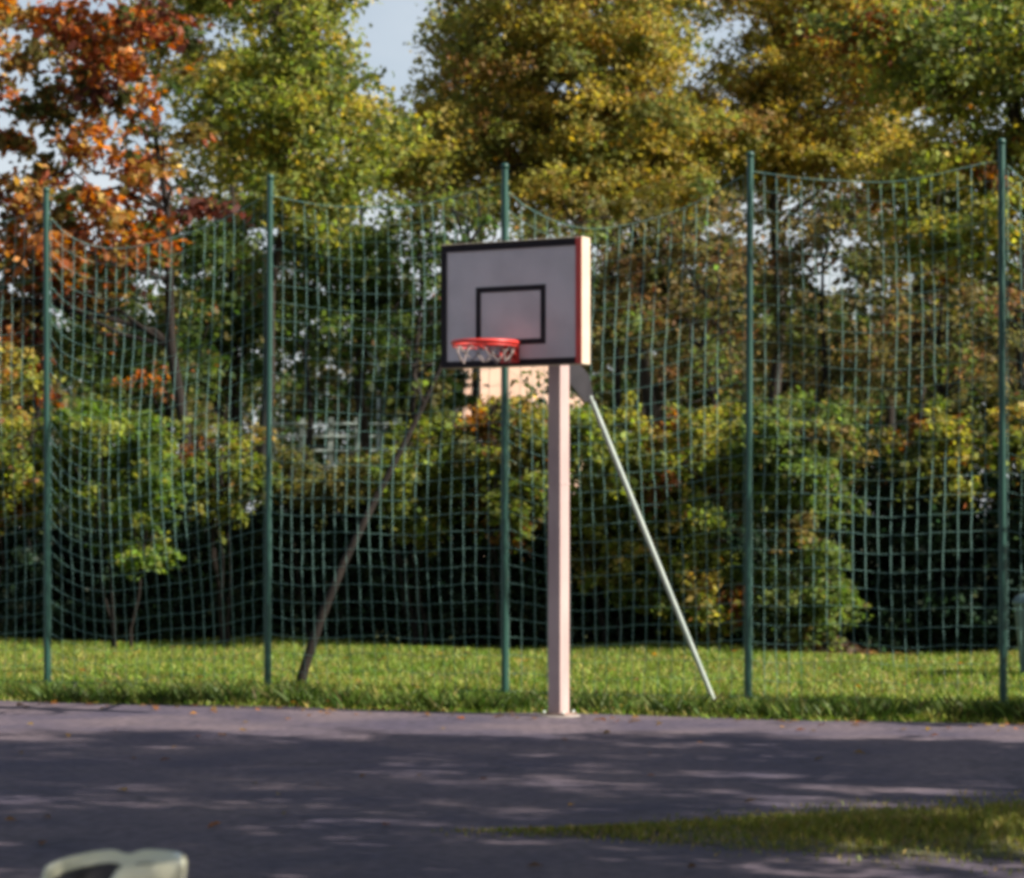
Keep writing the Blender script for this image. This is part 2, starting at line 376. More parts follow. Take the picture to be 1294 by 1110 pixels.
# ------------------------------------------------------------------ fence with ball-stop netting
PX = [-228, 60, 338, 638, 945, 1268, 1612]
posts = []
for x in PX:
    k_ = (x - 647) / FPX; X_ = k_ * 21.8 / (1 + 0.36 * k_); posts.append((X_, fence_y(X_)))
fence = thing('net_fence', 'tall green fence of slim round posts with sagging square-mesh ball netting', 'fence', (posts[3][0], posts[3][1], 0))
fo = Vector((posts[3][0], posts[3][1], 0))
mbp = MB(); mbp.tube([(0, 0, -0.3), (0, 0, 2.2), (0, 0, 4.44)], 0.028, 12)
mbp.lathe([(0.028, 4.44), (0.032, 4.44), (0.032, 4.47), (0.02, 4.485), (0.0, 4.487)], 12)
post0 = mbp.build('post', M_green, fence)
for i, (X_, Y_) in enumerate(posts):
    o = post0 if i == 0 else post0.copy()
    if i: COL.objects.link(o); o.parent = fence
    o.location = (X_ - fo.x, Y_ - fo.y, float(strip_z(X_, Y_)) * 0.5)
    o.rotation_euler = (random.Random(i).uniform(-.006, .006), random.Random(i + 9).uniform(-.006, .006), i)
# per bay: sag at the top, sag lower down, skew of the sag, bulge phase
BAYS = [(0.22, 0.16, 0.8, 0.0), (0.40, 0.40, 0.6, 1.1), (0.14, 0.06, 0.9, 2.3), (0.40, 0.10, 0.75, 0.6), (0.12, 0.06, 1.1, 3.0), (0.4, 0.08, 0.8, 4.0)]
rngn = np.random.default_rng(8)
for b in range(len(posts) - 1):
    A = np.array(posts[b]); B = np.array(posts[b + 1]); st, sl, sk, ph = BAYS[b]
    length = np.linalg.norm(B - A); dirn = (B - A) / length; nrm = np.array([-dirn[1], dirn[0]])
    nu = int(round(length / 0.108)); nv = 28
    G = np.zeros((nv + 1, nu + 1, 3))
    for j in range(nv + 1):
        v = j / nv
        for i in range(nu + 1):
            u = i / nu
            a_ = 0.035 / length; ue = a_ + u * (1 - 2 * a_)
            sag = (sl + (st - sl) * v ** 1.5) * math.sin(math.pi * ue ** sk) * min(1, 0.25 + v * 1.4)
            z = 0.10 + 4.24 * v - sag
            z += 0.02 * math.sin(5 * ue * 2 + ph + v * 3) * (1 - abs(2 * u - 1)) + 0.012 * math.sin(13 * u + 5 * v + ph)
            bulge = (0.10 * math.sin(math.pi * u) * math.sin(2.2 * v * math.pi + ph) + 0.03 * math.sin(9 * u + ph) * math.sin(math.pi * u))
            p = A + dirn * length * (ue + 0.005 * math.sin(7 * v + 9 * u + ph) * math.sin(math.pi * u)) + nrm * bulge
            G[j, i] = (p[0] - fo.x, p[1] - fo.y, max(z, 0.09 + 0.01 * v))
    G[1:-1, 1:-1] += rngn.normal(0, 0.003, G[1:-1, 1:-1].shape)
    mbn = MB()
    for j in range(1, nv): mbn.tube(G[j], 0.0020, 3, caps=False)
    for i in range(nu + 1): mbn.tube(G[:, i], 0.0026, 3, caps=False)
    net = mbn.build('netting', M_net, fence)
    net['kind'] = 'stuff'
    for row, r_ in ((nv, 0.0033), (0, 0.0033)):
        mr = MB(); mr.tube(G[row], r_, 5); mr.build('border_rope', M_net, net)

# ------------------------------------------------------------------ basketball hoop
YAW = R(-29)
HX, HY = 0.364, 20.36
hoop = thing('basketball_hoop', 'basketball hoop with grey backboard, red rim and pinkish square post at asphalt edge', 'basketball hoop', (HX, HY, 0), YAW)
mb = MB(); mb.box((0, 0, 1.61), (0.122, 0.122, 3.62)); post = mb.build('post', M_pole, hoop, bevel=0.008); post.rotation_euler.z = -0.16
mb = MB(); mb.box((0, 0, 3.43), (0.13, 0.13, 0.016)); mb.build('cap', M_pole, post)
mb = MB(); mb.box((0, 0, 1.81), (0.127, 0.127, 0.012)); mb.build('weld_seam', M_pole, post)
mb = MB(); mb.lathe([(0.0, -0.05), (0.17, -0.05), (0.17, 0.004), (0.16, 0.010), (0.0, 0.012)], 24); mb.build('footing', M_conc, hoop)
mb = MB(); mb.box((0, 0, 0.019), (0.21, 0.21, 0.014)); bp_ = mb.build('base_plate', M_rust, hoop)
for q in range(4):
    a = q * math.pi / 2 + .78; mb = MB(); mb.lathe([(0.0, 0.045), (0.012, 0.045), (0.012, 0.02)], 6, (0.118 * math.cos(a), 0.118 * math.sin(a), 0)); mb.build('bolt', M_galv, bp_)
BW, BZ0, BZ1, FY, DEP = 1.215, 2.685, 3.632, -0.775, 0.135
bc = (BZ0 + BZ1) / 2; bh = BZ1 - BZ0
board = None
mb = MB(); mb.box((0, FY + 0.012, bc), (BW - 0.05, 0.02, bh - 0.05)); board = mb.build('backboard', M_board, hoop)
fr = []
for c_, sz_ in (((-BW / 2 + 0.014, FY + DEP / 2, bc), (0.028, DEP, bh)), ((BW / 2 - 0.014, FY + DEP / 2, bc), (0.028, DEP, bh)),
                ((0, FY + DEP / 2, BZ0 + 0.014), (BW - 0.058, DEP - 0.004, 0.028)), ((0, FY + DEP / 2, BZ1 - 0.014), (BW - 0.058, DEP - 0.004, 0.028))):
    mb = MB(); mb.box(c_, sz_); mb.build('frame_rail', M_cream, board, bevel=0.004)
# painted lines: black border on the board, black target square, red stripe at the right edge
def lines(name, rects, m, y, parent):
    for (x0, x1, z0, z1) in rects:
        mb = MB(); mb.box(((x0 + x1) / 2, y, (z0 + z1) / 2), (x1 - x0, 0.004, z1 - z0)); mb.build(name, m, parent)
h2 = BW / 2 - 0.002; bw = 0.05
lines('border_line', [(-h2, h2 - .05, BZ1 - bw - .012, BZ1 - .006), (-h2, h2 - .05, BZ0 + .003, BZ0 + bw), (-h2, -h2 + bw, BZ0 + bw + .001, BZ1 - bw - .013)], M_black, FY - 0.0045, board)
lines('border_line', [(h2 - .049, h2, BZ0 + .003, BZ1 - .006)], M_red, FY - 0.0045, board)
tw, tz0, tz1, lw = 0.60, 2.845, 3.29, 0.042
lines('target_square_line', [(-tw / 2, tw / 2, tz1 - lw, tz1), (-tw / 2, tw / 2, tz0, tz0 + lw), (-tw / 2, -tw / 2 + lw, tz0 + lw + .0005, tz1 - lw - .0005), (tw / 2 - lw, tw / 2, tz0 + lw + .0005, tz1 - lw - .0005)], M_black, FY - 0.0005, board)
# back ribs and carrying arms
for sx in (-1, 1):
    mb = MB(); mb.box((sx * 0.3, FY + 0.07, bc), (0.05, 0.06, bh - .06)); mb.build('rib', M_cream, board)
for sx in (-1, 1):
    mb = MB(); mb.tube([(sx * 0.06, -0.02, 3.28), (sx * 0.29, FY + 0.11, 3.42)], 0.024, 8); mb.build('arm', M_dark, hoop)
    mb = MB(); mb.tube([(sx * 0.06, -0.02, 2.86), (sx * 0.29, FY + 0.11, 2.80)], 0.026, 8); mb.build('arm', M_dark, hoop)
# rim
RZ = 2.838; RC = FY - 0.15 - 0.24
rim = MB(); ring = [(0.24 * math.cos(a), RC + 0.24 * math.sin(a), RZ) for a in np.linspace(0, 2 * math.pi, 49)[:-1]]
rim.tube(ring, 0.0145, 10, closed=True); rimo = rim.build('rim', M_red, hoop)
mb = MB()
mb.tube([(0.238 * math.cos(a), RC + 0.238 * math.sin(a), RZ - 0.028) for a in np.linspace(0, 2 * math.pi, 49)[:-1]], 0.006, 6, closed=True)
mb.build('lower_ring', M_red, rimo)
for nm, c_, sz_ in (('bracket_plate', (0, FY - 0.011, RZ - 0.045), (0.16, 0.012, 0.17)), ('bracket_shelf', (0, FY - 0.092, RZ - .002), (0.15, 0.148, 0.016)), ('bracket_web', (0, FY - 0.09, RZ - 0.056), (0.012, 0.14, 0.09))):
    mb = MB(); mb.box(c_, sz_); mb.build(nm, M_red, rimo, bevel=0.003)
for sx in (-1, 1):
    mb = MB(); mb.tube([(sx * 0.06, FY - 0.018, RZ - 0.10), (sx * 0.135, RC + 0.17, RZ - 0.012)], 0.009, 8); mb.build('stay', M_red, rimo)
mb = MB(); nr = 12                                       # short worn net hanging in loops
def netp(k, r_, z_): a = k * 2 * math.pi / nr; return (r_ * math.cos(a), RC + r_ * math.sin(a), RZ + z_)
rr = random.Random(4)
for k in range(nr):
    if k in (4, 7): continue
    d = [rr.uniform(-.012, .012) for _ in range(4)]
    mb.tube([netp(k, .222, -.02), netp(k + .25, .212, -.06 + d[0]), netp(k + .5, .20, -.085 + d[1]), netp(k + .75, .212, -.06 + d[2]), netp(k + 1, .222, -.02)], 0.0055, 5)
    mb.tube([netp(k + .5, .20, -.085 + d[1]), netp(k + .75, .188, -.12), netp(k + 1, .178, -.145 + d[3]), netp(k + 1.25, .186, -.12), netp(k + 1.5, .20, -.085)], 0.0055, 5)
mb.build('net', M_cord, rimo)['kind'] = 'stuff'
# gusset plate and rear brace
inv = Matrix.Rotation(-YAW, 3, 'Z')
def loc(p): return inv @ (Vector(p) - Vector((HX, HY, 0)))
g0 = [loc((HX + .06, HY + .03, 2.86)), loc((HX + .235, HY + .10, 2.66)), loc((HX + .275, HY + .11, 2.46)), loc((HX + .20, HY + .085, 2.45)), loc((HX + .06, HY + .03, 2.62))]
th = inv @ Vector((-0.35, 0.94, 0)) * 0.02
mb = MB(); mb.add([p + th for p in g0] + [p - th for p in g0], [(0, 1, 2, 3, 4), (9, 8, 7, 6, 5)] + [(i, i + 5, (i + 1) % 5 + 5, (i + 1) % 5) for i in range(5)])
mb.build('gusset_plate', M_dark, hoop)
b0, b1 = loc((HX + .245, HY + .095, 2.50)), loc((1.665, 21.08, -0.02))
mb = MB(); mb.tube([b0, b0.lerp(b1, .5), b1], 0.021, 12); brace = mb.build('brace', M_galv, hoop)
mb = MB(); mb.box(b1 + Vector((0, 0, 0.045)), (0.13, 0.10, 0.03)); mb.build('foot_plate', M_galv, brace, bevel=0.004)

# ------------------------------------------------------------------ shrubs and hedge
OLIVE = [(0.195, 0.223, 0.043), (0.279, 0.273, 0.058), (0.139, 0.174, 0.036), (0.409, 0.313, 0.087), (0.094, 0.124, 0.029)]
GREEN = [(0.138, 0.208, 0.039), (0.101, 0.154, 0.029), (0.239, 0.263, 0.058), (0.074, 0.116, 0.023)]
RUST = [(0.20, 0.085, 0.03), (0.28, 0.13, 0.04), (0.14, 0.12, 0.035), (0.09, 0.10, 0.03)]
SHADE_LEAF = [(0.031, 0.057, 0.029), (0.044, 0.076, 0.036), (0.022, 0.04, 0.025), (0.058, 0.068, 0.038)]  # leaf colours darkened to carry the shade under the hedge
SH = 'shrubs of the hedge behind the fence'
def shrub(label, x, half, ytop, ybot, D, pal, wts, seed, per=190, leaf=0.085, depth=0.9, extra=(), **k):
    c = at(x, (ytop + ybot) / 2, D); g = at(x, HOR, D)
    base = (c.x, D, float(strip_z(c.x, D)))
    rx = half * 1.14 * D / FPX; rz = (ybot - ytop) / 2 * D / FPX
    ells = [((0, 0, c.z - base[2]), (rx * .92, depth, rz * .92))]
    for (dx, yt, yb, hw) in extra:
        e = at(x + dx, (yt + yb) / 2, D); ells.append(((dx * D / FPX, -0.15, e.z - base[2]), (hw * D / FPX, depth * .7, (yb - yt) / 2 * D / FPX)))
    area = sum(e[1][0] * e[1][2] for e in ells)
    nc = max(24, int(area * 78))
    return plant('shrub', label, 'shrub', base, ells, pal, wts, seed, trunk_h=c.z - base[2] + rz * .3, trunk_r=0.022, nclump=nc, per=per, rc=(0.18, 0.38),
                 leaf=leaf, limbs=12, stems=4, group=SH, crown_name='foliage', trunk_name='stems', spread=rx * .35, floor=0.02, flat=0.75, wood=M_bark_dark, **k)
shrub('olive shrub cut by the left picture edge, left of the first fence post', -15, 85, 425, 700, 30.0, OLIVE + RUST[:2], [4, 3, 3, 3, 2, 1, 1], 21)
shrub('round bright green shrub just right of the leftmost fence post', 152, 88, 500, 665, 30.2, GREEN, [4, 3, 4, 2], 22, per=270, extra=[(25, 620, 740, 42)])
shrub('olive shrub just left of the second fence post, beside the bright green one', 290, 62, 515, 655, 30.6, OLIVE + RUST[:1], [4, 3, 3, 2, 2, .6], 23)
shrub('low even yellow-olive shrub right of the second fence post', 408, 84, 556, 645, 31.2, [(0.15, 0.14, 0.04), (0.19, 0.165, 0.055), (0.11, 0.115, 0.035)], [3, 2, 2], 24, per=330, leaf=0.06)
shrub('green shrub behind the leaning trunk, left of the hoop post', 535, 72, 520, 690, 30.4, OLIVE, [3, 2, 4, 1, 3], 25)
shrub('rusty brown and olive shrub directly beneath the rim', 650, 74, 500, 690, 30.0, OLIVE[:3] + RUST, [3, 2, 2, 2, 1, 3, 2], 26)
shrub('low olive shrub in front of the peach house, behind the middle fence post', 660, 74, 496, 640, 32.5, OLIVE, [4, 3, 3, 2, 2], 33, per=240)
shrub('leafy olive shrub between the hoop post and the slanting brace', 775, 72, 496, 690, 29.9, OLIVE + RUST[2:], [4, 3, 4, 1, 2, 1, 1], 27, extra=[(10, 650, 760, 45)])
shrub('yellow-green shrub left of the fence post nearest the brace foot', 880, 72, 500, 720, 29.6, OLIVE + RUST[:2], [4, 3, 3, 1, 3, 1.5, .6], 28, extra=[(5, 680, 800, 50)])
shrub('tall bright leafy shrub right of the post beyond the brace', 1000, 82, 494, 700, 29.3, [(0.13, 0.18, 0.045), (0.18, 0.205, 0.06), (0.09, 0.125, 0.03), (0.22, 0.17, 0.06)], [4, 3, 3, 1], 29, per=260, extra=[(15, 640, 800, 58)])
shrub('olive and rust shrub left of the rightmost fence post', 1185, 78, 500, 660, 29.6, OLIVE + RUST, [3, 2, 3, 2, 2, 1, .7, 1, 1], 30)
shrub('olive shrub cut by the right picture edge, behind the last post', 1330, 80, 490, 670, 29.4, OLIVE + RUST, [3, 2, 3, 2, 2, .8, .5, 1, 1], 31)
DG = 'undergrowth shrubs with the shade under the hedge coloured in'
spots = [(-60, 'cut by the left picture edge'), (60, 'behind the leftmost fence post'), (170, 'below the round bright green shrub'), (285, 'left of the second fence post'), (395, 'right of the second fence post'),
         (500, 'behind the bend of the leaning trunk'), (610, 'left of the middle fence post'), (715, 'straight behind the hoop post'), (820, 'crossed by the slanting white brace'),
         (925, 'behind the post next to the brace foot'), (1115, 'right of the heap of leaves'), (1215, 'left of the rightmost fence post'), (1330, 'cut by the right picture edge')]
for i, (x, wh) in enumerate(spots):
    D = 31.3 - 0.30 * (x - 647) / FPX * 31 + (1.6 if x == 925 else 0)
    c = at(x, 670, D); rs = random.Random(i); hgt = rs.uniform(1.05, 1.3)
    plant('shade_dark_shrub', 'undergrowth shrub with hedge shade coloured into its leaves, ' + wh, 'shrub', (c.x, D, float(strip_z(c.x, D))),
          [((0, 0, hgt), (0.85, 0.8, hgt * .95)), ((0, -0.1, .35), (0.95, 0.75, .38))], SHADE_LEAF, [3, 2, 3, 1], 60 + i, trunk_h=1.6, trunk_r=0.03, nclump=170, per=110, rc=(0.2, 0.4), leaf=0.085, limbs=8, stems=3, wood=M_bark_dark,
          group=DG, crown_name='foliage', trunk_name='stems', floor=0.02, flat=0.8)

# heap of fallen leaves at the gap in the hedge
rngl = np.random.default_rng(70); hp = at(1032, 820, 29.3); n = 2600
r_ = np.abs(rngl.normal(0, .42, n)); a_ = rngl.uniform(0, 6.28, n)
Cp = np.stack([r_ * np.cos(a_) * 1.2, r_ * np.sin(a_) * .7, np.maximum(0.02, 0.24 * np.exp(-(r_ / .42) ** 2) * rngl.uniform(.5, 1, n))], 1)
hz = float(strip_z(hp.x, 29.3))
pile = thing('leaf_heap', 'low heap of brown fallen leaves at the gap in the hedge', 'leaf heap', (hp.x, 29.3, hz))
ol = link('leaves', face_mesh('leaves', leaf_polys(rngl, Cp, .09, .7, 1.2), None, leaf_cols(rngl, np.arange(n) % 20, 20, [(0.22, 0.13, 0.06), (0.14, 0.085, 0.05), (0.30, 0.19, 0.08), (0.09, 0.06, 0.05)], [3, 3, 1.5, 3])), M_leaf, pile); ol['kind'] = 'stuff'
mb = MB()
mb.lathe([(0.75, -0.03), (0.6, .08), (0.42, .2), (0.2, .31), (0.0, .34)], 16); o = mb.build('earth_mound', M_soil, pile); o.scale = (1, .62, .55)

# ------------------------------------------------------------------ trees
YEL = [(0.371, 0.294, 0.071), (0.301, 0.273, 0.071), (0.234, 0.238, 0.064), (0.453, 0.327, 0.088), (0.151, 0.163, 0.048), (0.274, 0.171, 0.064)]
YG = [(0.347, 0.326, 0.068), (0.24, 0.265, 0.06), (0.147, 0.189, 0.053), (0.427, 0.352, 0.083), (0.1, 0.125, 0.037)]
ORA = [(0.46, 0.19, 0.06), (0.36, 0.125, 0.045), (0.22, 0.07, 0.035), (0.42, 0.27, 0.09), (0.15, 0.12, 0.04), (0.07, 0.085, 0.03), (0.12, 0.045, 0.035)]
MID = [(0.063, 0.098, 0.024), (0.092, 0.127, 0.031), (0.04, 0.067, 0.02), (0.138, 0.132, 0.039), (0.115, 0.081, 0.033)]
BRN = [(0.135, 0.122, 0.043), (0.194, 0.151, 0.058), (0.09, 0.086, 0.036), (0.224, 0.129, 0.058), (0.12, 0.144, 0.043)]
def tree(name, label, xbase, D, blobs, pal, wts, seed, th_px, tr, dens=1.0, leaf=0.14, rc=(0.35, 0.75), per=90, limbs=12, depth=1.8, group='trees behind the hedge', **k):
    b = at(xbase, HOR, D); bz = float(strip_z(b.x, D)) if D < 45 else -0.06
    ells = []
    for (x, y, hx, hy) in blobs:
        c = at(x, y, D); ells.append(((c.x - b.x, 0, c.z - bz), (hx * D / FPX, min(depth, 0.6 + hx * D / FPX), hy * D / FPX)))
    area = sum(e[1][0] * e[1][2] * 3.14 for e in ells)
    thh = EYE + (HOR - th_px) * D / FPX - bz
    lx = at(blobs[0][0], 0, D).x - b.x
    return plant(name, label, 'tree', (b.x, D, bz), ells, pal, wts, seed, trunk_h=thh, trunk_r=tr, nclump=int(area * 6.0 * dens), per=per, rc=rc, leaf=leaf, limbs=limbs, lean=(lx * .35, 0), group=group, **k)
tree('maple_tree', 'orange and red autumn maple filling the upper left corner', 268, 33.0, [(60, 110, 200, 200), (150, 250, 140, 140), (-40, 330, 110, 150), (170, 20, 150, 120), (20, 420, 70, 90), (90, 330, 110, 90)], ORA, [3.2, 3, 2.5, 2.2, 3, 3.5, 2.5], 101, 60, 0.11, dens=0.66, leaf=0.14, per=95, rc=(.26, .55), wood=M_bark_dark)
tree('yellow_green_tree', 'bright yellow-green tree between the orange maple and the sky gap', 335, 36.0, [(395, 60, 100, 110), (350, 170, 120, 100), (330, -40, 150, 100), (440, 185, 80, 60), (400, 260, 90, 40)], YG, [3, 4, 3, 2, 3], 102, 30, 0.12, dens=1.4, leaf=0.105, per=165, jit=0.2)
tree('olive_gold_tree', 'broad olive-gold tree spreading above the backboard', 838, 40.0, [(700, 90, 180, 125), (620, 175, 160, 60), (800, 170, 130, 75), (720, -20, 170, 110), (530, 195, 110, 45), (640, 245, 130, 35), (790, 250, 100, 40)], YEL, [4, 4, 3, 2, 2, 1.2], 103, 120, 0.14, dens=1.7, leaf=0.095, per=215, jit=0.16, flat=0.4, limbs=16)
tree('gold_tree', 'golden-olive tree above the post right of the hoop', 980, 42.0, [(985, 140, 130, 95), (1070, 60, 140, 90), (920, 190, 100, 50), (1090, 190, 90, 50), (1000, -30, 150, 70)], YEL, [4, 3, 3, 2, 2, 1.5], 104, 100, 0.14, dens=1.85, leaf=0.095, per=205, jit=0.16, flat=0.4, limbs=14)
tree('lime_tree', 'yellow-green tree in the upper right corner', 1310, 37.0, [(1230, 110, 120, 120), (1300, 250, 110, 110), (1170, 30, 120, 70), (1210, 280, 100, 50), (1330, 60, 130, 130), (1140, 230, 70, 35)], YG + RUST[:1], [3, 3, 3, 2, 2, .5], 105, 60, 0.17, dens=1.5, leaf=0.105, per=160, jit=0.18)
tree('green_tree', 'dark green tree with a forked trunk behind the second fence post', 290, 44.0, [(300, 330, 95, 95), (250, 430, 100, 80), (350, 420, 70, 80), (160, 440, 90, 70)], MID, [3, 3, 3, 1.5, 1], 106, 280, 0.15, dens=1.1, leaf=0.15)
tree('green_tree', 'mid green tree left of the backboard behind the netting', 455, 45.0, [(460, 370, 90, 85), (420, 300, 65, 50), (530, 350, 65, 90)], MID, [3, 4, 2, 2, .5], 107, 300, 0.14, dens=1.1, leaf=0.14)
tree('brown_green_tree', 'thin brownish tree with dark forked limbs right of the backboard', 835, 46.0, [(830, 380, 105, 115), (880, 280, 75, 60), (780, 310, 70, 60), (750, 440, 70, 60)], BRN, [3, 3, 3, 1, 2], 108, 240, 0.2, dens=0.85, leaf=0.14)
tree('brown_green_tree', 'brownish tree with a straight dark trunk beside the fence post right of hoop', 985, 45.0, [(1000, 430, 85, 80), (960, 320, 65, 85), (1080, 450, 80, 70), (1060, 270, 60, 35), (1130, 340, 60, 40), (1090, 310, 45, 40)], BRN, [3, 3, 3, 1, 2], 109, 250, 0.17, dens=0.95, leaf=0.14)
tree('brown_green_tree', 'dusky olive tree behind the netting left of the rightmost post', 1160, 46.0, [(1160, 430, 95, 75), (1240, 420, 90, 90), (1240, 330, 70, 60), (1165, 300, 40, 28)], BRN + YG[:1], [3, 3, 3, 1, 2, .6], 110, 360, 0.15, dens=1.0, leaf=0.14)
for i, (x, D, blobs, lab) in enumerate([
        (600, 52.0, [(620, 90, 75, 120), (640, 200, 110, 60)], 'dull olive tree seen behind the left of the gold crown above the board'),
        (820, 49.5, [(800, 60, 70, 130), (830, 200, 110, 70)], 'dull olive tree seen between the two golden crowns'),
        (1130, 49.0, [(1120, 90, 120, 120), (1000, 130, 80, 110), (1180, 200, 80, 50)], 'dull olive tree behind the golden crown at the right'),
        (300, 52.0, [(270, 80, 110, 130), (330, 230, 90, 50)], 'dull olive tree seen between the maple and the yellow-green tree')]):
    tree('olive_tree', lab, x, D, blobs, [tuple(c * .8 for c in p) for p in YEL[:5]] + MID[:2], [3, 3, 3, 1, 3, 1, 1], 210 + i, 150, 0.14, dens=0.8, leaf=0.16, rc=(.45, .9), per=85, limbs=10, depth=1.6)
UG = 'low understorey trees behind the hedge'
for i, (x, D, blobs, pal, lab) in enumerate([
        (40, 34.5, [(40, 420, 100, 85), (90, 340, 70, 40)], MID, 'low dark understorey tree below the maple at the left edge'),
        (215, 35.0, [(215, 390, 100, 110), (260, 300, 90, 60), (190, 470, 90, 50)], MID + ORA[1:3], 'low dark understorey tree between the first two fence posts'),
        (390, 37.5, [(380, 360, 80, 80), (440, 320, 70, 60)], MID, 'low green understorey tree right of the second fence post'),
        (530, 36.5, [(525, 380, 70, 90), (560, 280, 70, 50)], MID, 'low green understorey tree at the left side of the backboard'),
        (775, 36.0, [(775, 390, 80, 100), (740, 290, 80, 50)], BRN, 'low brownish understorey tree at the right side of the backboard'),
        (705, 35.0, [(703, 490, 34, 42)], MID, 'smallest understorey tree, hiding the right side of the peach house'),
        (900, 35.5, [(900, 390, 85, 115), (860, 290, 70, 50)], BRN, 'low brownish understorey tree left of the post beyond the brace'),
        (1040, 37.0, [(1040, 430, 95, 85), (990, 330, 60, 70)], BRN, 'low brownish understorey tree right of the post beyond the brace'),
        (1190, 36.0, [(1190, 440, 90, 75), (1130, 390, 60, 50)], BRN, 'low brownish understorey tree left of the rightmost post'),
        (1290, 35.5, [(1295, 410, 75, 90)], BRN, 'low brownish understorey tree at the right picture edge')]):
    tree('understorey_tree', lab, x, D, blobs, (pal + YG[2:3])[:6], [3, 3, 3, 1.2, 1, .8], 180 + i, 330, 0.07, dens=1.0, leaf=0.105, rc=(.28, .6), per=85, limbs=10, depth=1.2, group=UG, wood=M_bark_dark)
FG = 'far trees of the wood behind'
far_l = ['far dark tree at the left picture edge below the maple', 'far dark tree below the maple, left of the second post', 'far green tree left of the pale lamp pole', 'far green tree behind the pale lamp pole',
         'far dusky tree behind the backboard', 'far dusky tree right of the backboard', 'far dusky tree behind the slim fence post beyond the brace', 'far dark tree left of the rightmost post', 'far dark tree behind the rightmost post', 'far dark tree at the right picture edge',
         'far green tree hiding the left side of the peach house']
for i, (x, yt) in enumerate([(30, 400), (165, 385), (300, 350), (455, 420), (700, 330), (800, 345), (900, 330), (1020, 370), (1130, 385), (1265, 365), (540, 400)]):
    D = 60 + (i * 37 % 11) if i < 10 else 50; hx = 95 if i < 10 else 50
    tree('far_tree', far_l[i], x + 5, D, [(x, (yt + 640) / 2, hx, (640 - yt) / 2), (x + (30 if i < 10 else 0), yt + 40, hx * .5, 45)], MID[:4] + BRN[:2], [2, 2, 3, .8, 2, 1], 130 + i, yt + 60, 0.16, dens=1.0 if i < 10 else 2.6, leaf=0.2, rc=(.5, 1.0) if i < 10 else (.3, .6), per=80, limbs=8, depth=2.2, group=FG)

# thin leaning tree behind the net, left of the hoop
lb = at(378, 880, 22.75); lbz = float(strip_z(lb.x, 22.75))
pth = [at(375, 900, 22.75), at(383, 850, 22.75), at(404, 785, 22.8), at(436, 708, 22.9), at(471, 638, 23.0), at(506, 570, 23.1), at(535, 512, 23.15), at(556, 466, 23.2), at(580, 395, 23.3), at(590, 330, 23.4)]
pth = [tuple(p - Vector((lb.x, 22.75, lbz))) for p in pth]
def rel(x, y, D=23.3): return tuple(at(x, y, D) - Vector((lb.x, 22.75, lbz)))
plant('leaning_tree', 'thin dark leaning tree trunk rising toward the rim from beside the second post', 'tree', (lb.x, 22.75, lbz),
      [(rel(535, 440), (.55, .5, .35)), (rel(470, 420), (.4, .4, .25)), (rel(600, 340), (.5, .5, .5))], MID + YG[2:3], [3, 3, 2, 1, .5, 1], 150, trunk_r=0.048, nclump=22, per=40, rc=(.15, .3), leaf=0.08, limbs=7, path=pth, wood=M_bark_dark)

# out-of-frame trees: right ones shade the court, others added to block skylight
plant('small_shade_tree', 'small bushy tree on the verge outside the right picture edge', 'tree', (6.7, 19.0, 0.0), [((0, 0, 2.3), (1.2, .9, 1.2))], YG, [3, 3, 3, 2, 2], 175, trunk_h=2.4, trunk_r=0.06, nclump=46, per=60, rc=(.2, .45), leaf=0.12, limbs=8)
SHADE = [(6.6, 6.6, 5.0, 2.6, 2.2, 2.4, 'lowest yellowing tree just outside the right picture edge'), (7.3, 10.2, 5.2, 2.8, 2.1, 2.5, 'yellowing tree outside the right picture edge, middle of its row'),
         (8.6, 14.3, 5.0, 2.8, 1.5, 2.2, 'yellowing tree outside the right picture edge, nearest the fence'), (8.6, 8.0, 8.6, 4.2, 3.4, 2.2, 'second tallest yellowing tree outside the right picture edge, with spreading crown'),
         (10.0, 11.8, 10.4, 3.4, 2.1, 2.6, 'very tall slim-trunked yellowing tree outside the right picture edge'),
         (13.0, 10.0, 7.2, 3.2, 2.6, 2.8, 'yellowing tree outside the right edge, farthest from the court'), (6.4, 2.4, 5.4, 2.8, 2.2, 2.4, 'yellowing tree outside the right edge, nearest the camera'),
         (-7.4, 10.0, 7.6, 4.2, 4.4, 2.2, 'spreading yellowing tree added unseen at left of the court to block skylight'), (-5.5, 1.0, 7.2, 4.0, 4.0, 2.2, 'spreading yellowing tree added unseen to the left behind the camera to block skylight'),
         (2.4, -3.5, 7.4, 4.2, 4.0, 2.2, 'spreading yellowing tree added unseen straight behind the camera to block skylight'),
         (2.7, 6.2, 7.8, 4.4, 4.6, 2.0, 'spreading yellowing tree added unseen above the court to block skylight')]
for i, (x, y, z, rx, ry, rz, lab) in enumerate(SHADE):
    plant('shade_tree', lab, 'tree', (x, y, -0.06), [((0, 0, z), (rx, ry, rz)), ((-1.0, .3, z - 1.4), (1.6, 1.2, .9))], YG, [3, 3, 3, 2, 2], 160 + i, trunk_h=z + 1.2, trunk_r=0.17,
          nclump=(70 if i == 1 else 135) if i < 7 else 210, per=70 if i < 7 else 80, rc=(.3, .7), leaf=0.16 if i < 7 else 0.2, limbs=12, group='shade trees around the court outside the picture')

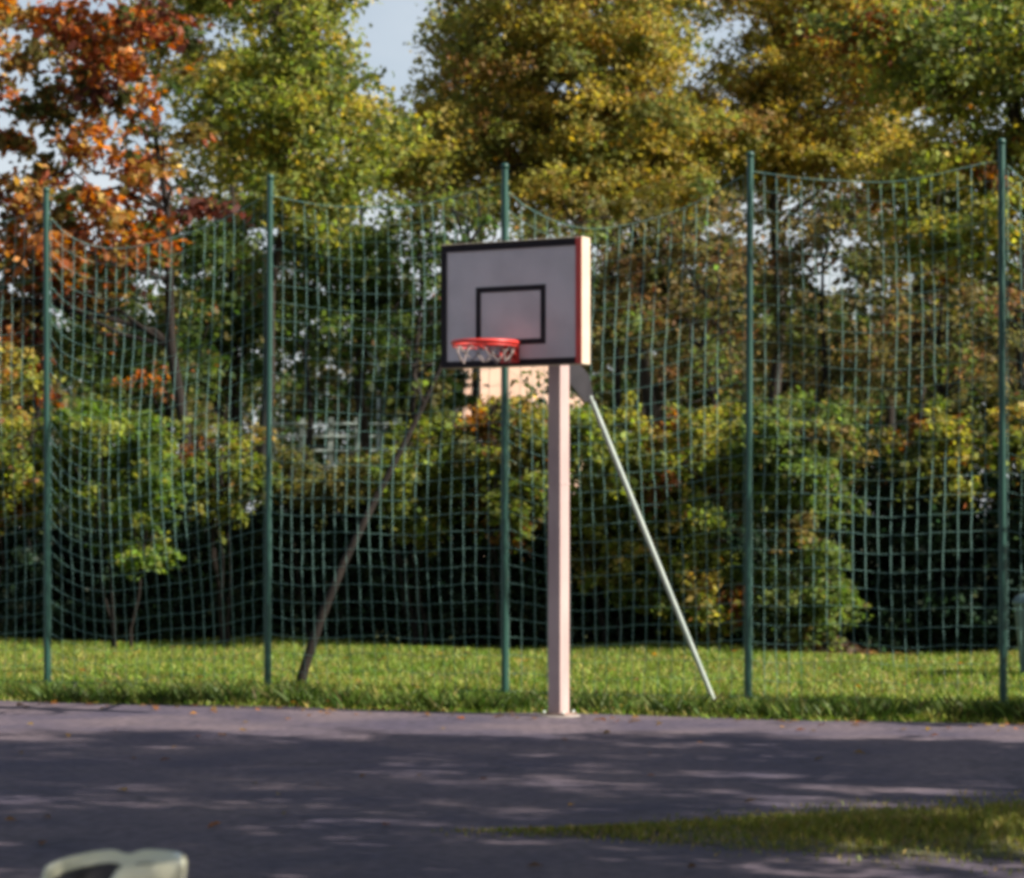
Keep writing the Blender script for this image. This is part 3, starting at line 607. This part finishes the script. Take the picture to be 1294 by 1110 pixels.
# ------------------------------------------------------------------ far pole, far fence, house
pb = at(480, HOR, 50.0)
lp = thing('lamp_pole', 'thin pale grey lamp pole with a bent arm, far behind the netting', 'lamp pole', (pb.x, 50, -0.06))
ztop = at(480, 458, 50).z
mb = MB(); mb.tube([(0, 0, 0), (0, 0, 2), (0, 0, ztop)], [.075, .065, .05], 10); mb.build('pole', M_galv, lp)
mb = MB(); mb.tube([(0, 0, ztop - .03), (-.12, 0, ztop + .18), (-.5, 0, ztop + .4), (-1.0, 0, ztop + .5)], [.045, .04, .035, .035], 8); mb.build('arm', M_galv, lp)
mb = MB(); mb.box((-1.2, 0, ztop + .5), (.5, .16, .09)); mb.build('lamp_head', M_galv, lp, bevel=.03)
ff = thing('far_fence', 'far pale metal fence seen between the shrubs left of the lamp pole', 'fence', tuple(at(400, HOR, 47.0))[:2] + (0,))
fx0 = ff.location.x
for x in (345, 382, 418, 452, 500):
    p = at(x, 528, 47.0); mb = MB(); mb.box((p.x - fx0, 0, p.z / 2), (.09, .07, p.z)); mb.build('post', M_galv, ff)
for y in (536, 552, 570, 590):
    p = at(400, y, 47.0); a = at(335, y, 47); b = at(512, y, 47); mb = MB(); mb.tube([(a.x - fx0, -.05, p.z), (b.x - fx0, -.05, p.z)], .028, 6); mb.build('rail', M_galv, ff)
hb = at(632, HOR, 58.0)
house = thing('house', 'peach rendered house glimpsed far behind, beneath the rim', 'house', (hb.x, 58, -0.06), R(22))
mb = MB(); mb.box((0, 0, 2.85), (2.8, 2.8, 5.7)); wall = mb.build('wall', M_wall, house)
mb = MB()
mb.add([(-1.6, -1.6, 5.7), (1.6, -1.6, 5.7), (1.6, 1.6, 5.7), (-1.6, 1.6, 5.7), (-1.6, 0, 6.7), (1.6, 0, 6.7)], [(0, 1, 5, 4), (2, 3, 4, 5), (1, 2, 5), (3, 0, 4), (3, 2, 1, 0)]); mb.build('roof', M_roof, house)
for x, z in ((-.7, 1.5), (.7, 1.5), (-.7, 3.2), (.7, 3.2)):
    mb = MB(); mb.box((x, -1.41, z), (.75, .06, .9)); wn_ = mb.build('window', M_white, house)
    mb = MB(); mb.box((x, -1.435, z), (.62, .03, .77)); mb.build('pane', M_glass, wn_)

# ------------------------------------------------------------------ litter bin at the right edge
bb = at(1282, HOR, 23.6)
bn = thing('litter_bin', 'grey-green litter bin on the grass, cut by the right picture edge', 'litter bin', (bb.x + .27, 23.6, float(strip_z(bb.x + .27, 23.6))))
mb = MB(); mb.lathe([(0, 0.02), (.2, .02), (.21, .04), (.27, .62), (.275, .66)], 24); mb.build('body', M_bin, bn)
mb = MB(); mb.lathe([(.275, .655), (.29, .66), (.29, .69), (.25, .74), (.12, .79), (0, .80)], 24); mb.build('lid', M_bin, bn)

# ------------------------------------------------------------------ cream tub chair at the lower left corner
CD = 7.4; cp = at(143, HOR, CD); zt = at(0, 1083, CD).z
ch = thing('tub_chair', 'glossy cream moulded plastic tub chair, only its rounded top showing at lower left', 'chair', (cp.x, CD, 0))
def tub_r(a, s): 
    e = 2.4; c, d = abs(math.cos(a)) / (.205 * s), abs(math.sin(a)) / (.19 * s)
    return (c ** e + d ** e) ** (-1 / e)
open_a = R(228)
def tub_top(a):
    d = abs((a - open_a + math.pi) % (2 * math.pi) - math.pi)
    t = min(1, max(0, (d - .35) / .7)); t = t * t * (3 - 2 * t)
    return zt - 0.2 * (1 - t) - 0.014 * math.exp(-((a - R(85)) / .16) ** 2) - 0.03 * max(0, -math.cos(a)) ** 2
mb = MB(); na = 64; prof = 12; vs_ = []; fs = []
for i in range(na):
    a = i * 2 * math.pi / na; zt_ = tub_top(a); ring = []
    ring += [(.72, 0.0), (.78, .05), (.88, .2), (.96, zt_ - .12), (1.0, zt_ - .05), (1.01, zt_ - .018), (.985, zt_ - .004), (.955, zt_), (.92, zt_ - .005), (.905, zt_ - .018), (.89, zt_ - .08), (.82, .29)]
    for s_, z in ring: r_ = tub_r(a, s_); vs_.append((r_ * math.cos(a), r_ * math.sin(a), z))
for i in range(na):
    j = (i + 1) % na
    for q in range(prof - 1): fs.append((i * prof + q, j * prof + q, j * prof + q + 1, i * prof + q + 1))
mb.add(vs_, fs, True); mb.build('shell', M_plastic, ch)
mb = MB(); mb.add([(tub_r(i * 2 * math.pi / na, .80) * math.cos(i * 2 * math.pi / na), tub_r(i * 2 * math.pi / na, .80) * math.sin(i * 2 * math.pi / na), .295) for i in range(na)], [tuple(range(na))]); mb.build('seat', M_plastic, ch)

mb = MB(); nb = 40; vs_ = []; fs = []
for i in range(nb + 1):
    a = open_a + R(48) + (2 * math.pi - R(96)) * i / nb; zt_ = tub_top(a % (2 * math.pi))
    for s_, z in ((.875, .30), (.875, zt_ - .05), (.85, zt_ - .035), (.74, zt_ - .05), (.70, zt_ - .12), (.70, .30)):
        r_ = tub_r(a, s_); vs_.append((r_ * math.cos(a), r_ * math.sin(a), z))
for i in range(nb):
    for q in range(6): fs.append((i * 6 + q, (i + 1) * 6 + q, (i + 1) * 6 + (q + 1) % 6, i * 6 + (q + 1) % 6))
fs += [tuple(range(6)), tuple(nb * 6 + q for q in range(5, -1, -1))]
mb.add(vs_, fs, True); mb.build('shade_lining', M_dark, ch)  # dark lining added so the hollow of the chair looks shaded

# ------------------------------------------------------------------ scattered fallen leaves
rf = np.random.default_rng(90); n = 450
X = rf.uniform(-8, 8, n); sft = rf.uniform(0, 1, n) ** 1.2 * 9.5; Y = edge_y(X) + sft; Z = strip_z(X, Y) + 0.05
n2 = 260; X2 = rf.uniform(-5, 5, n2); Y2 = rf.uniform(9, 20.4, n2); Y2 = np.where(rf.random(n2) < .5, edge_y(X2) - np.abs(rf.normal(0, .5, n2)), Y2); Z2 = np.full(n2, 0.012)
Cf = np.stack([np.concatenate([X, X2]), np.concatenate([Y, Y2]), np.concatenate([Z, Z2])], 1)
fl = link('fallen_leaves', face_mesh('fallen_leaves', leaf_polys(rf, Cf, 0.065, .7, 4.0), None, leaf_cols(rf, np.arange(len(Cf)) % 30, 30, [(0.32, 0.20, 0.06), (0.24, 0.12, 0.05), (0.15, 0.09, 0.05), (0.36, 0.15, 0.05)], [3, 3, 2, 1])), M_leaf)
tag(fl, 'small brown and yellow fallen leaves scattered over grass and asphalt', 'leaves', kind='stuff')
